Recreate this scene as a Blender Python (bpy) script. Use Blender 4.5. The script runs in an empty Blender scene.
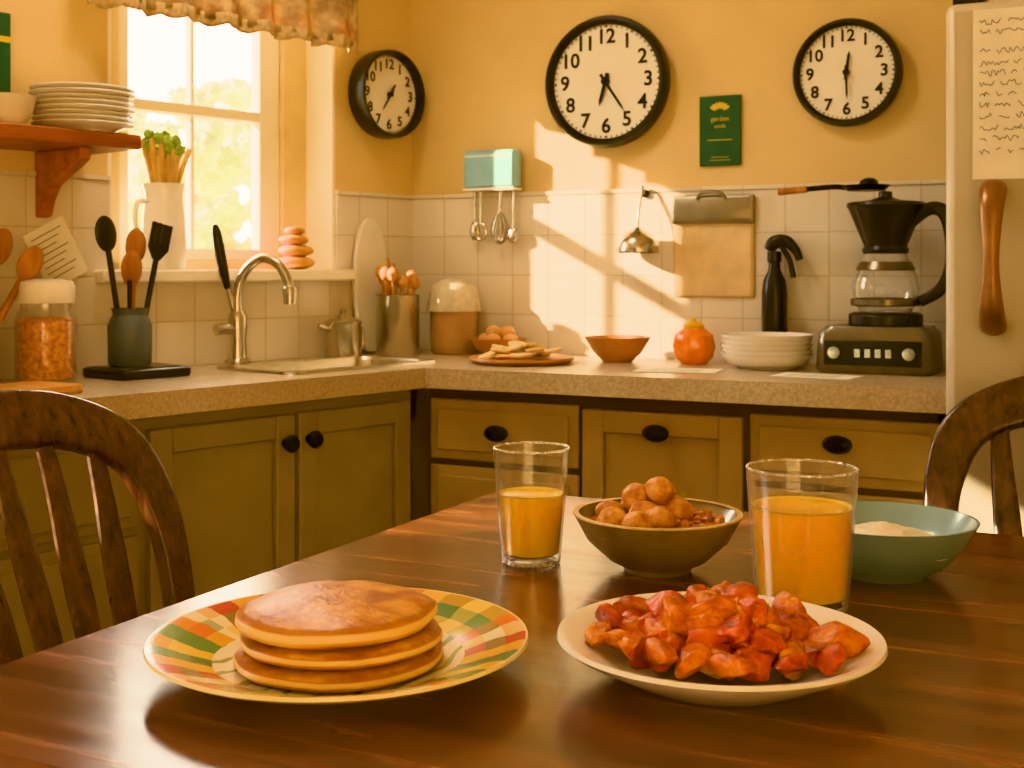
import bpy, bmesh, math, random
from mathutils import Vector, Matrix, noise
random.seed(7)
R = math.radians
SC = bpy.context.scene

# ------------------------------------------------------------------ helpers
def lin(c):
    out = []
    for v in c[:3]:
        v = v/255.0
        out.append(v/12.92 if v <= .04045 else ((v+.055)/1.055)**2.4)
    return (out[0], out[1], out[2], 1)

class N:
    def __init__(s, m):
        m.use_nodes = True
        s.t = m.node_tree
        s.n = s.t.nodes
        s.l = s.t.links
        s.b = s.n.get('Principled BSDF')
    def add(s, typ, **kw):
        x = s.n.new(typ)
        for k, v in kw.items():
            if isinstance(v, (int, float, tuple, list)) and k in x.inputs:
                x.inputs[k].default_value = v
            else:
                setattr(x, k, v)
        return x
    def link(s, a, b):
        s.l.new(a, b)
    def math(s, op, a, b=None):
        x = s.n.new('ShaderNodeMath'); x.operation = op
        for i, v in enumerate((a, b)):
            if v is None: continue
            if isinstance(v, (int, float)): x.inputs[i].default_value = v
            else: s.l.new(v, x.inputs[i])
        return x.outputs[0]
    def mix(s, f, a, b):
        x = s.n.new('ShaderNodeMix'); x.data_type = 'RGBA'
        for i, v in ((0, f), (6, a), (7, b)):
            if isinstance(v, (int, float, tuple)): x.inputs[i].default_value = v
            else: s.l.new(v, x.inputs[i])
        return x.outputs[2]
    def ramp(s, fac, stops, interp='LINEAR'):
        x = s.n.new('ShaderNodeValToRGB'); cr = x.color_ramp; cr.interpolation = interp
        while len(cr.elements) < len(stops): cr.elements.new(.5)
        for e, (p, c) in zip(cr.elements, stops):
            e.position = p; e.color = c
        s.l.new(fac, x.inputs[0]); return x.outputs[0]

def mat(name, col, rough=.5, metal=0., var=.1, vs=25, bump=0., bs=80, coat=0., sss=0., stretch=(1, 1, 1), trans=0., col2=None, spec=.5):
    m = bpy.data.materials.new(name); k = N(m)
    c = lin(col)
    a = tuple(min(1, x*(1-var)) for x in c[:3])+(1,)
    b = tuple(min(1, x*(1+var)) for x in c[:3])+(1,)
    if col2: a, b = lin(col), lin(col2)
    tc = k.add('ShaderNodeTexCoord'); mp = k.add('ShaderNodeMapping'); mp.inputs['Scale'].default_value = stretch
    k.link(tc.outputs['Object'], mp.inputs[0])
    nz = k.add('ShaderNodeTexNoise'); nz.inputs['Scale'].default_value = vs; nz.inputs['Detail'].default_value = 4
    k.link(mp.outputs[0], nz.inputs['Vector'])
    k.link(k.ramp(nz.outputs['Fac'], [(.3, a), (.7, b)]), k.b.inputs['Base Color'])
    k.b.inputs['Roughness'].default_value = rough
    k.b.inputs['Metallic'].default_value = metal
    k.b.inputs['Specular IOR Level'].default_value = spec
    if coat:
        k.b.inputs['Coat Weight'].default_value = coat; k.b.inputs['Coat Roughness'].default_value = .12
    if sss:
        k.b.inputs['Subsurface Weight'].default_value = sss
        k.b.inputs['Subsurface Radius'].default_value = (.02, .01, .004)
        k.b.inputs['Subsurface Scale'].default_value = .6
    if trans: k.b.inputs['Transmission Weight'].default_value = trans
    if bump:
        n2 = k.add('ShaderNodeTexNoise'); n2.inputs['Scale'].default_value = bs; n2.inputs['Detail'].default_value = 6
        k.link(mp.outputs[0], n2.inputs['Vector'])
        bp = k.add('ShaderNodeBump'); bp.inputs['Strength'].default_value = bump; bp.inputs['Distance'].default_value = .01
        k.link(n2.outputs['Fac'], bp.inputs['Height']); k.link(bp.outputs[0], k.b.inputs['Normal'])
    return m

def wood(name, c1, c2, c3, stretch=(1.2, 16, 16), rough=.35, coat=.0, scale=3.0, bump=.12):
    m = bpy.data.materials.new(name); k = N(m)
    tc = k.add('ShaderNodeTexCoord'); mp = k.add('ShaderNodeMapping'); mp.inputs['Scale'].default_value = stretch
    k.link(tc.outputs['Object'], mp.inputs[0])
    n1 = k.add('ShaderNodeTexNoise'); n1.inputs['Scale'].default_value = scale; n1.inputs['Detail'].default_value = 8
    n1.inputs['Roughness'].default_value = .62; n1.inputs['Distortion'].default_value = .5
    k.link(mp.outputs[0], n1.inputs['Vector'])
    k.link(k.ramp(n1.outputs['Fac'], [(.28, lin(c1)), (.5, lin(c2)), (.72, lin(c3))]), k.b.inputs['Base Color'])
    k.b.inputs['Roughness'].default_value = rough
    rr = k.ramp(n1.outputs['Fac'], [(.3, (rough*.8,)*3+(1,)), (.7, (rough*1.3,)*3+(1,))]); k.link(rr, k.b.inputs['Roughness'])
    if coat:
        k.b.inputs['Coat Weight'].default_value = coat; k.b.inputs['Coat Roughness'].default_value = .18
    bp = k.add('ShaderNodeBump'); bp.inputs['Strength'].default_value = bump; bp.inputs['Distance'].default_value = .004
    k.link(n1.outputs['Fac'], bp.inputs['Height']); k.link(bp.outputs[0], k.b.inputs['Normal'])
    return m

def thin_glass(name, tint=(1, 1, 1, 1), rough=.02, haze=0., gl_=.9):
    m = bpy.data.materials.new(name); k = N(m); k.n.remove(k.b)
    tr = k.add('ShaderNodeBsdfTransparent'); tr.inputs[0].default_value = tint
    gl = k.add('ShaderNodeBsdfGlossy'); gl.inputs['Roughness'].default_value = rough
    df = k.add('ShaderNodeBsdfDiffuse'); df.inputs[0].default_value = (.95, .9, .8, 1)
    lw = k.add('ShaderNodeLayerWeight'); lw.inputs[0].default_value = .5
    f = k.math('POWER', lw.outputs['Facing'], 3.)
    f = k.math('ADD', k.math('MULTIPLY', f, gl_), .04)
    mx = k.add('ShaderNodeMixShader'); k.link(f, mx.inputs[0]); k.link(tr.outputs[0], mx.inputs[1]); k.link(gl.outputs[0], mx.inputs[2])
    out = mx.outputs[0]
    if haze:
        tc = k.add('ShaderNodeTexCoord'); nz = k.add('ShaderNodeTexNoise'); nz.inputs['Scale'].default_value = 180; k.link(tc.outputs['Object'], nz.inputs['Vector'])
        h = k.math('MULTIPLY', k.math('POWER', nz.outputs['Fac'], 3.), haze*7)
        h = k.math('ADD', h, k.math('MULTIPLY', f, .2)); m2 = k.add('ShaderNodeMixShader'); k.link(h, m2.inputs[0]); k.link(out, m2.inputs[1]); k.link(df.outputs[0], m2.inputs[2]); out = m2.outputs[0]
    k.link(out, k.n['Material Output'].inputs[0])
    return m

def juice_mat(name, col):
    m = mat(name, col, .2, var=.03, vs=40); b = m.node_tree.nodes['Principled BSDF']
    b.inputs['Subsurface Weight'].default_value = .75; b.inputs['Subsurface Radius'].default_value = (1., .7, .12); b.inputs['Subsurface Scale'].default_value = .03
    return m

def group(name, loc=(0, 0, 0), rz=0., rot=None):
    e = bpy.data.objects.new(name, None); e.empty_display_size = .03
    e.location = loc; e.rotation_euler = rot if rot else (0, 0, rz)
    SC.collection.objects.link(e); return e

def mk(name, bm, m, parent=None, loc=None, rot=None, ang=38, bevel=0., sub=0, smooth=True):
    bmesh.ops.recalc_face_normals(bm, faces=bm.faces)
    me = bpy.data.meshes.new(name); bm.to_mesh(me); bm.free()
    for mm in (m if isinstance(m, (list, tuple)) else [m]): me.materials.append(mm)
    if smooth:
        me.shade_smooth(); me.set_sharp_from_angle(angle=R(ang))
    ob = bpy.data.objects.new(name, me); SC.collection.objects.link(ob)
    if parent: ob.parent = parent
    if loc: ob.location = loc
    if rot: ob.rotation_euler = rot
    if bevel:
        b = ob.modifiers.new('b', 'BEVEL'); b.width = bevel; b.segments = 2; b.limit_method = 'ANGLE'; b.angle_limit = R(40)
    if sub:
        s = ob.modifiers.new('s', 'SUBSURF'); s.levels = sub; s.render_levels = sub
    return ob

def BM(): return bmesh.new()

def box(bm, x0, x1, y0, y1, z0, z1, M=None, mi=0):
    vs = [bm.verts.new((x, y, z)) for x in (x0, x1) for y in (y0, y1) for z in (z0, z1)]
    if M is not None:
        for v in vs: v.co = M @ v.co
    for f in ((0, 1, 3, 2), (4, 6, 7, 5), (0, 4, 5, 1), (2, 3, 7, 6), (0, 2, 6, 4), (1, 5, 7, 3)):
        fc = bm.faces.new([vs[i] for i in f]); fc.material_index = mi
    return bm

def lathe(bm, prof, seg=48, M=None, mi=0, wob=None):
    rings = []
    for (r, z) in prof:
        if r < 1e-6:
            rings.append([bm.verts.new((0, 0, z))])
        else:
            ring = []
            for i in range(seg):
                a = 2*math.pi*i/seg; rr = r*(wob(a, z) if wob else 1)
                ring.append(bm.verts.new((rr*math.cos(a), rr*math.sin(a), z)))
            rings.append(ring)
    for A, B in zip(rings, rings[1:]):
        if len(A) == 1 and len(B) == 1: continue
        for i in range(seg):
            j = (i+1) % seg
            if len(A) == 1: f = bm.faces.new((A[0], B[i], B[j]))
            elif len(B) == 1: f = bm.faces.new((A[i], B[0], A[j]))
            else: f = bm.faces.new((A[i], B[i], B[j], A[j]))
            f.material_index = mi
    if M is not None:
        for ring in rings:
            for v in ring: v.co = M @ v.co
    return bm

def cr(pts, n=6):
    P = [tuple(p) for p in pts]; out = []
    for i in range(len(P)-1):
        p0 = P[max(i-1, 0)]; p1 = P[i]; p2 = P[i+1]; p3 = P[min(i+2, len(P)-1)]
        for j in range(n):
            t = j/n
            out.append(tuple(.5*((2*b)+(-a+c)*t+(2*a-5*b+4*c-d)*t*t+(-a+3*b-3*c+d)*t**3) for a, b, c, d in zip(p0, p1, p2, p3)))
    out.append(P[-1]); return out

def sweep(bm, path, rads, up=(0, 0, 1), seg=12, power=2., mi=0, closed=False):
    P = [Vector(p[:3]) for p in path]; n = len(P)
    if not isinstance(rads, (list, tuple)): rads = [(rads, rads)]*n
    elif isinstance(rads, tuple): rads = [rads]*n
    U = Vector(up); rings = []
    for i in range(n):
        if closed: T = P[(i+1) % n]-P[i-1]
        else: T = P[min(i+1, n-1)]-P[max(i-1, 0)]
        T.normalize(); U2 = U-T*U.dot(T)
        if U2.length < 1e-4: U2 = T.orthogonal()
        U2.normalize(); U = U2; S = T.cross(U)
        a, b = rads[i] if isinstance(rads[i], tuple) else (rads[i], rads[i])
        ring = []
        for k in range(seg):
            t = 2*math.pi*(k+.5)/seg; c, s = math.cos(t), math.sin(t)
            c = math.copysign(abs(c)**(2/power), c); s = math.copysign(abs(s)**(2/power), s)
            ring.append(bm.verts.new(P[i]+S*a*c+U*b*s))
        rings.append(ring)
    rng = range(n if closed else n-1)
    for i in rng:
        A, B = rings[i], rings[(i+1) % n]
        for k in range(seg):
            j = (k+1) % seg
            f = bm.faces.new((A[k], A[j], B[j], B[k])); f.material_index = mi
    if not closed:
        for r_ in (rings[0], rings[-1]):
            f = bm.faces.new(r_); f.material_index = mi
    return bm

def tube(bm, pts, r, n=6, **kw):
    return sweep(bm, cr(pts, n), r, **kw)

def rr(hx, hy, r, n=5):
    out = []
    for cx, cy, a0 in ((hx-r, hy-r, 0), (-hx+r, hy-r, 90), (-hx+r, -hy+r, 180), (hx-r, -hy+r, 270)):
        for i in range(n+1):
            a = R(a0+90*i/n); out.append((cx+r*math.cos(a), cy+r*math.sin(a)))
    return out

def loft(bm, loops, M=None, cap0=True, cap1=True, mi=0):
    """loops: (cx,cy,hx,hy,r,z)"""
    rings = []
    for cx, cy, hx, hy, r, z in loops:
        ring = [bm.verts.new((cx+x, cy+y, z)) for x, y in rr(hx, hy, r)]
        if M is not None:
            for v in ring: v.co = M @ v.co
        rings.append(ring)
    for A, B in zip(rings, rings[1:]):
        for i in range(len(A)):
            j = (i+1) % len(A)
            f = bm.faces.new((A[i], A[j], B[j], B[i])); f.material_index = mi
    if cap0: bm.faces.new(rings[0]).material_index = mi
    if cap1: bm.faces.new(rings[-1]).material_index = mi
    return bm

def prism(bm, pts, z0, z1, M=None, mi=0):
    A = [bm.verts.new((x, y, z0)) for x, y in pts]; B = [bm.verts.new((x, y, z1)) for x, y in pts]
    if M is not None:
        for v in A+B: v.co = M @ v.co
    n = len(pts)
    for i in range(n):
        j = (i+1) % n
        bm.faces.new((A[i], A[j], B[j], B[i])).material_index = mi
    bm.faces.new(A).material_index = mi; bm.faces.new(B).material_index = mi
    return bm

def blob(bm, c, s, amp=.15, fr=2., seed=0, sub=3, rot=None, mi=0, cuts=0, ch=(.35, .7)):
    res = bmesh.ops.create_icosphere(bm, subdivisions=sub, radius=1)
    vs = res['verts']; rm = rot.to_matrix() if rot else Matrix.Identity(3)
    off = Vector((seed*3.1, seed*1.7, seed*.9)); rnd = random.Random(seed)
    planes = []
    for _ in range(cuts):
        d = Vector((rnd.uniform(-1, 1), rnd.uniform(-1, 1), rnd.uniform(-1, 1))).normalized(); planes.append((d, rnd.uniform(*ch)))
    S = Vector(s) if not isinstance(s, (int, float)) else Vector((s, s, s))
    for v in vs:
        p = v.co.copy()
        for d, h in planes:
            t = p.dot(d)
            if t > h: p -= d*(t-h)*.92
        p *= 1+amp*noise.noise(v.co*fr+off)+amp*.4*noise.noise(v.co*fr*3+off)
        p = Vector((p.x*S.x, p.y*S.y, p.z*S.z))
        v.co = rm @ p+Vector(c)
    fs = set(f for v in vs for f in v.link_faces)
    for f in fs: f.material_index = mi
    return bm

def textbm(bm, s, size, M, bold=.0, mi=0, ext=.0004):
    cu = bpy.data.curves.new('t', 'FONT'); cu.body = s; cu.size = size; cu.align_x = 'CENTER'; cu.align_y = 'CENTER'
    cu.extrude = ext; cu.offset = bold; cu.resolution_u = 4
    ob = bpy.data.objects.new('t', cu); SC.collection.objects.link(ob)
    dg = bpy.context.evaluated_depsgraph_get(); me = bpy.data.meshes.new_from_object(ob.evaluated_get(dg))
    me.transform(M); n0 = len(bm.faces); bm.from_mesh(me); bm.faces.ensure_lookup_table()
    for f in bm.faces[n0:]: f.material_index = mi
    bpy.data.objects.remove(ob); bpy.data.curves.remove(cu); bpy.data.meshes.remove(me)

T = Matrix.Translation
def Rm(a, ax): return Matrix.Rotation(R(a), 4, ax)

LA = R(76.75)
def LF(s, d, z=0.): return Vector((-.2292*s+.9734*d, -.9734*s-.2292*d, z))

# ------------------------------------------------------------------ materials
WALL = mat('wall_paint', (222, 194, 144), .75, var=.05, vs=6, bump=.08, bs=90)
CEIL = mat('ceiling_paint', (232, 220, 196), .8)
TABLEW = wood('table_wood', (54, 27, 15), (98, 54, 30), (144, 88, 52), stretch=(1.0, 15, 15), rough=.23, coat=.5, scale=2.6)
CHAIRW = wood('chair_wood', (38, 21, 14), (66, 38, 24), (102, 65, 41), stretch=(9, 9, 2.), rough=.3, coat=.35, scale=9, bump=.08)
SHELFW = wood('shelf_wood', (120, 60, 28), (160, 88, 42), (188, 112, 60), stretch=(1, 12, 12), rough=.45, scale=3)
LIGHTW = wood('light_wood', (176, 116, 62), (202, 144, 82), (224, 174, 114), stretch=(3, 3, 1), rough=.5, scale=9)
DARKSPOON = wood('brown_wood', (124, 72, 34), (168, 106, 54), (202, 144, 84), stretch=(3, 3, 1), rough=.5, scale=9)
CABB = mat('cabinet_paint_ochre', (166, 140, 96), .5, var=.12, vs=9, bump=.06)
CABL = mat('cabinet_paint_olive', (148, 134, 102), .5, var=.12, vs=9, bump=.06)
CABD = mat('cabinet_shadow_gap', (80, 60, 40), .7)
COUNTER = mat('counter_laminate', (180, 160, 136), .25, vs=190, col2=(210, 193, 168), bump=.03, bs=150)
WHITE = mat('ceramic_white', (240, 234, 224), .22, var=.03, coat=.3)
OFFW = mat('enamel_offwhite', (230, 222, 206), .35, var=.03)
FRIDGE = mat('fridge_enamel', (200, 188, 164), .38, var=.03, vs=4)
PAPER = mat('paper', (240, 234, 218), .8, var=.04)
KRAFT = mat('kraft_paper', (206, 178, 136), .75, var=.06)
INK = mat('ink', (60, 46, 40), .7)
BLACK = mat('black_plastic', (24, 22, 21), .32, var=.2)
BLACKM = mat('black_iron', (28, 22, 18), .35, metal=.6, var=.2)
STEEL = mat('brushed_steel', (206, 200, 188), .26, metal=1, var=.06, vs=60)
STEELD = mat('dark_steel', (120, 112, 100), .3, metal=1, var=.1)
BRONZE = mat('bronze', (150, 108, 76), .35, metal=.6, var=.18)
CLOCKF = mat('clock_face', (236, 230, 214), .6, var=.02)
TEAL = mat('teal_enamel', (140, 184, 194), .4, var=.06)
GREEN = mat('green_card', (32, 86, 60), .5, var=.15)
YEL = mat('yellow_print', (214, 184, 80), .6)
GLASS = thin_glass('clear_glass', haze=.016)
JARG = thin_glass('jar_glass', haze=.01, gl_=.7)
PANE = thin_glass('window_glass', rough=.0, gl_=.5)
RIMG = thin_glass('glass_rim', haze=.25)
JUICE = juice_mat('orange_juice', (255, 184, 14))
JUICE2 = juice_mat('pale_orange_juice', (255, 196, 30))
FOAM = mat('juice_foam', (255, 214, 90), .5, vs=200, var=.12)
OUTW = mat('window_paint_white', (244, 236, 218), .5, var=.03)
SASHY = mat('window_sash_cream', (232, 208, 160), .5, var=.05)
SLATE = mat('slate_ceramic', (92, 104, 114), .4, var=.15)
TERRA = mat('orange_stone', (222, 162, 98), .5, var=.2, vs=18)
CELG = mat('celery_leaf', (150, 174, 84), .5, var=.35, vs=40)
CELS = mat('celery_stalk', (216, 180, 120), .5, var=.2)

# tile
def tile_mat():
    m = bpy.data.materials.new('wall_tile'); k = N(m)
    tc = k.add('ShaderNodeTexCoord'); sp = k.add('ShaderNodeSeparateXYZ'); cb = k.add('ShaderNodeCombineXYZ')
    k.link(tc.outputs['Object'], sp.inputs[0]); k.link(sp.outputs[0], cb.inputs[0])
    zz = k.math('SUBTRACT', sp.outputs[2], .87); k.link(zz, cb.inputs[1])
    br = k.add('ShaderNodeTexBrick'); br.offset = 0.
    k.link(cb.outputs[0], br.inputs['Vector'])
    for kk, v in (('Scale', 1.), ('Brick Width', .0872), ('Row Height', .0872), ('Mortar Size', .0016), ('Mortar Smooth', .4), ('Bias', 0.)): br.inputs[kk].default_value = v
    br.inputs['Color1'].default_value = lin((224, 214, 198)); br.inputs['Color2'].default_value = lin((216, 204, 186)); br.inputs['Mortar'].default_value = lin((198, 184, 160))
    k.link(br.outputs['Color'], k.b.inputs['Base Color']); k.b.inputs['Roughness'].default_value = .28
    bp = k.add('ShaderNodeBump'); bp.inputs['Strength'].default_value = .4; bp.inputs['Distance'].default_value = .002; bp.invert = True
    k.link(br.outputs['Fac'], bp.inputs['Height']); k.link(bp.outputs[0], k.b.inputs['Normal'])
    return m
TILE = tile_mat()

def floor_mat():
    m = bpy.data.materials.new('floor_tile'); k = N(m)
    tc = k.add('ShaderNodeTexCoord'); br = k.add('ShaderNodeTexBrick'); br.offset = 0
    k.link(tc.outputs['Object'], br.inputs['Vector'])
    for kk, v in (('Scale', 1.), ('Brick Width', .3), ('Row Height', .3), ('Mortar Size', .004)): br.inputs[kk].default_value = v
    br.inputs['Color1'].default_value = lin((140, 104, 68)); br.inputs['Color2'].default_value = lin((124, 90, 58)); br.inputs['Mortar'].default_value = lin((70, 50, 34))
    k.link(br.outputs['Color'], k.b.inputs['Base Color']); k.b.inputs['Roughness'].default_value = .4
    return m
FLOOR = floor_mat()

# ------------------------------------------------------------------ room shell
bm = BM(); box(bm, -.35, 2.25, 0, .1, 0, 2.4); mk('wall_back', bm, WALL, smooth=False)
bm = BM(); box(bm, 2.25, 2.35, -4.6, .1, 0, 2.4); mk('wall_right', bm, WALL, smooth=False)
bm = BM(); box(bm, -1.4, 2.4, -4.7, .12, -.06, 0); mk('floor', bm, FLOOR, smooth=False)
bm = BM(); box(bm, -1.4, 2.4, -4.7, .12, 2.4, 2.46); mk('ceiling', bm, CEIL, smooth=False)
# left wall (local frame: +x towards the corner, +y into the wall) with the window opening and an added, unseen sun opening
WS0, WS1, WZ0, WZ1, WT = .2415, .797, 1.045, 1.74, .15
VS0, VS1, VZ0, VZ1 = 1.60, 2.32, 1.10, 1.60
bm = BM()
box(bm, -WS0, 0, 0, WT, 0, 2.4); box(bm, -VS0, -WS1, 0, WT, 0, 2.4); box(bm, -4.6, -VS1, 0, WT, 0, 2.4)
box(bm, -WS1, -WS0, 0, WT, 0, WZ0); box(bm, -WS1, -WS0, 0, WT, WZ1, 2.4)
box(bm, -VS1, -VS0, 0, WT, 0, VZ0); box(bm, -VS1, -VS0, 0, WT, VZ1, 2.4)
mk('wall_left', bm, WALL, rot=(0, 0, LA), smooth=False)

# tile backsplash
bm = BM(); box(bm, .004, 1.243, -.006, 0, .87, 1.22); box(bm, .004, 1.243, -.009, 0, 1.22, 1.228)
mk('trim_backsplash_back', bm, TILE, smooth=False)
bm = BM(); box(bm, -WS0, -.004, -.006, 0, .87, 1.22); box(bm, -1.58, -WS1, -.006, 0, .87, 1.22); box(bm, -WS1, -WS0, -.006, 0, .87, WZ0-.012)
box(bm, -WS0, -.004, -.009, 0, 1.22, 1.228); box(bm, -1.58, -WS1, -.009, 0, 1.22, 1.228)
mk('trim_backsplash_left', bm, TILE, rot=(0, 0, LA), smooth=False)

# window, then the added sun opening
win = group('window_1', (0, 0, 0), LA)
bm = BM()  # reveal lining
box(bm, -WS0-.008, -WS0, .0, WT, WZ0, WZ1); box(bm, -WS1, -WS1+.008, .0, WT, WZ0, WZ1); box(bm, -WS1, -WS0, 0, WT, WZ1-.008, WZ1)
mk('reveal_lining', bm, OUTW, win, smooth=False)
bm = BM(); box(bm, -WS1-.03, -WS0+.03, -.035, WT, WZ0-.012, WZ0+.012); mk('sill', bm, OUTW, win, bevel=.004)
bm = BM()
box(bm, -WS1, -.715, .085, .13, WZ0, WZ1); box(bm, -.315, -WS0, .085, .13, WZ0, WZ1)
box(bm, -WS1, -WS0, .085, .13, WZ0, WZ0+.03); box(bm, -WS1, -WS0, .085, .13, WZ1-.03, WZ1)
mk('outer_frame', bm, SASHY, win, bevel=.004)
bm = BM()
box(bm, -.715, -.69, .095, .125, WZ0+.03, WZ1-.03); box(bm, -.37, -.315, .095, .125, WZ0+.03, WZ1-.03)
box(bm, -.69, -.37, .095, .125, WZ0+.03, WZ0+.055); box(bm, -.69, -.37, .095, .125, WZ1-.055, WZ1-.03)
box(bm, -.69, -.37, .09, .13, 1.37, 1.392); box(bm, -.543, -.533, .1, .12, WZ0+.05, WZ1-.05)
mk('sash', bm, OUTW, win, bevel=.003)
bm = BM(); box(bm, -.70, -.34, .109, .112, WZ0+.04, WZ1-.04); mk('pane', bm, PANE, win, smooth=False)
w2 = group('added_sun_window', (0, 0, 0), LA)  # added out of view so sun rakes the table back, chairs and drawers
bm = BM(); box(bm, -VS1-.03, -VS0+.02, -.035, WT, VZ0-.02, VZ0+.004)
for a, b, c, d in ((-VS1, -VS1+.04, VZ0, VZ1), (-VS0-.04, -VS0, VZ0, VZ1), (-VS1, -VS0, VZ0, VZ0+.04), (-VS1, -VS0, VZ1-.04, VZ1), (-1.97, -1.95, VZ0, VZ1)): box(bm, a, b, .09, .13, c, d)
mk('frame', bm, OUTW, w2, bevel=.003)
bm = BM(); box(bm, -VS1+.03, -VS0-.03, .109, .112, VZ0+.03, VZ1-.03); mk('pane', bm, PANE, w2, smooth=False)

# valance
def fabric():
    m = mat('valance_fabric', (206, 188, 156), .9, vs=34, col2=(138, 114, 88)); k = N(m)
    k.b.inputs['Subsurface Weight'].default_value = .05
    return m
FAB = fabric(); LACE = mat('lace_trim', (200, 174, 134), .9, vs=120, var=.2)
val = group('window_valance', (0, 0, 0), LA)
VX0, VW = -.87, .655
bm = BM(); nx, nz = 150, 14; grid = []
for i in range(nx+1):
    x = VX0+VW*i/nx; col = []
    for j in range(nz+1):
        t = j/nz; z = 1.80-(1.80-1.545)*t-(.008*abs(math.sin(x*45)) if j == nz else 0)
        y = -.045-.014*math.sin(x*62+.6*math.sin(x*13))*(.35+.65*t)-.01*t
        col.append(bm.verts.new((x, y, z)))
    grid.append(col)
for i in range(nx):
    for j in range(nz): bm.faces.new((grid[i][j], grid[i+1][j], grid[i+1][j+1], grid[i][j+1]))
o = mk('cloth', bm, FAB, val); sm = o.modifiers.new('s', 'SOLIDIFY'); sm.thickness = .002
bm = BM(); grid = []
for i in range(nx+1):
    x = VX0+VW*i/nx; col = []
    for j in range(4):
        t = j/3; z = 1.552-.022*t-.007*abs(math.sin(x*70))*t
        y = -.056-.018*math.sin(x*62+.6*math.sin(x*13))-.004*math.sin(x*190)
        col.append(bm.verts.new((x, y, z)))
    grid.append(col)
for i in range(nx):
    for j in range(3): bm.faces.new((grid[i][j], grid[i+1][j], grid[i+1][j+1], grid[i][j+1]))
o = mk('lace_edge', bm, LACE, val); sm = o.modifiers.new('s', 'SOLIDIFY'); sm.thickness = .002
bm = BM(); tube(bm, [(-.88, -.04, 1.80), (-.5, -.04, 1.80), (-.19, -.04, 1.80)], .008); tube(bm, [(-.84, 0, 1.80), (-.84, -.04, 1.80)], .005); tube(bm, [(-.22, 0, 1.80), (-.22, -.04, 1.80)], .005)
mk('rod', bm, BLACKM, val)

# ------------------------------------------------------------------ counter
bm = BM(); Fp = (.292, -.44)
def q(s, d): v = LF(s, d); return (v.x, v.y)
S0, S1, D0, D1 = .25, .62, .10, .30
prism(bm, [(0, 0), (1.24, 0), (1.24, -.44), Fp, q(S0, D1), q(S0, 0)], .832, .87)
prism(bm, [Fp, q(2., .385), q(2., D1), q(S0, D1)], .832, .87)
prism(bm, [q(S0, 0), q(S0, D0), q(2., D0), q(2., 0)], .832, .87)
prism(bm, [q(S1, D0), q(S1, D1), q(2., D1), q(2., D0)], .832, .87)
mk('countertop', bm, COUNTER, smooth=False)

sink = group('kitchen_sink', LF((S0+S1)/2, (D0+D1)/2, .87), LA)
bm = BM(); hx, hy = (S1-S0)/2, (D1-D0)/2
loft(bm, [(0, 0, hx+.014, hy+.014, .03, .0005), (0, 0, hx+.012, hy+.012, .03, .005), (0, 0, hx-.004, hy-.004, .03, .005), (0, 0, hx-.01, hy-.01, .03, -.004),
          (0, 0, hx-.016, hy-.016, .03, -.11), (0, 0, hx-.03, hy-.03, .03, -.125)], cap0=False)
mk('basin', bm, STEEL, sink)
bm = BM(); lathe(bm, [(0, -.122), (.02, -.122), (.022, -.1245)], 24); mk('drain', bm, STEELD, sink)

fc = group('kitchen_faucet', LF(.54, .048, .87), LA)
bm = BM(); lathe(bm, [(0, 0), (.026, 0), (.026, .008), (.018, .014), (.016, .05), (.018, .07), (.018, .095), (.013, .105), (0, .105)], 28)
tube(bm, [(0, 0, .09), (0, 0, .14), (.006, -.012, .18), (.02, -.045, .208), (.034, -.08, .198), (.042, -.1, .165), (.044, -.104, .145)], [.0095]*37, up=(1, 0, 0))
lathe(bm, [(0, -.03), (.012, -.03), (.014, 0), (.012, .004), (0, .004)], 20, T((.044, -.104, .15)))
tube(bm, [(-.01, 0, .07), (-.035, 0, .072), (-.052, 0, .07)], .011, up=(0, 0, 1)); mk('spout', bm, STEEL, fc)
bm = BM(); tube(bm, [(-.004, .005, .1), (-.018, .008, .155)], .0055, up=(1, 0, 0)); mk('lever_stem', bm, STEEL, fc)
bm = BM(); p = cr([(-.018, .008, .15, .006), (-.03, .01, .2, .0105), (-.042, .012, .26, .009), (-.047, .012, .275, .003)], 5)
sweep(bm, p, [(x[3], x[3]) for x in p], up=(1, 0, 0)); mk('lever_handle', bm, BLACK, fc)

# ------------------------------------------------------------------ cabinets
def shaker(bm, x0, x1, z0, z1, y, st=.04, th=.016):
    box(bm, x0, x0+st, y-th, y, z0, z1); box(bm, x1-st, x1, y-th, y, z0, z1)
    box(bm, x0+st, x1-st, y-th, y, z0, z0+st); box(bm, x0+st, x1-st, y-th, y, z1-st, z1)
    box(bm, x0+st, x1-st, y-th*.35, y, z0+st, z1-st)
def slabd(bm, x0, x1, z0, z1, y, th=.016):
    st = .018
    box(bm, x0, x1, y-th*.55, y, z0, z1); box(bm, x0+st, x1-st, y-th, y-th*.5, z0+st, z1-st)
def knob(bm, x, y, z, w=1.):
    M = T((x, y, z)) @ Rm(90, 'X') @ Matrix.Diagonal((w, 1, 1, 1))
    lathe(bm, [(0, 0), (.008, 0), (.007, .008), (.0145, .013), (.0155, .02), (.012, .025), (0, .027)], 24, M)

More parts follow.
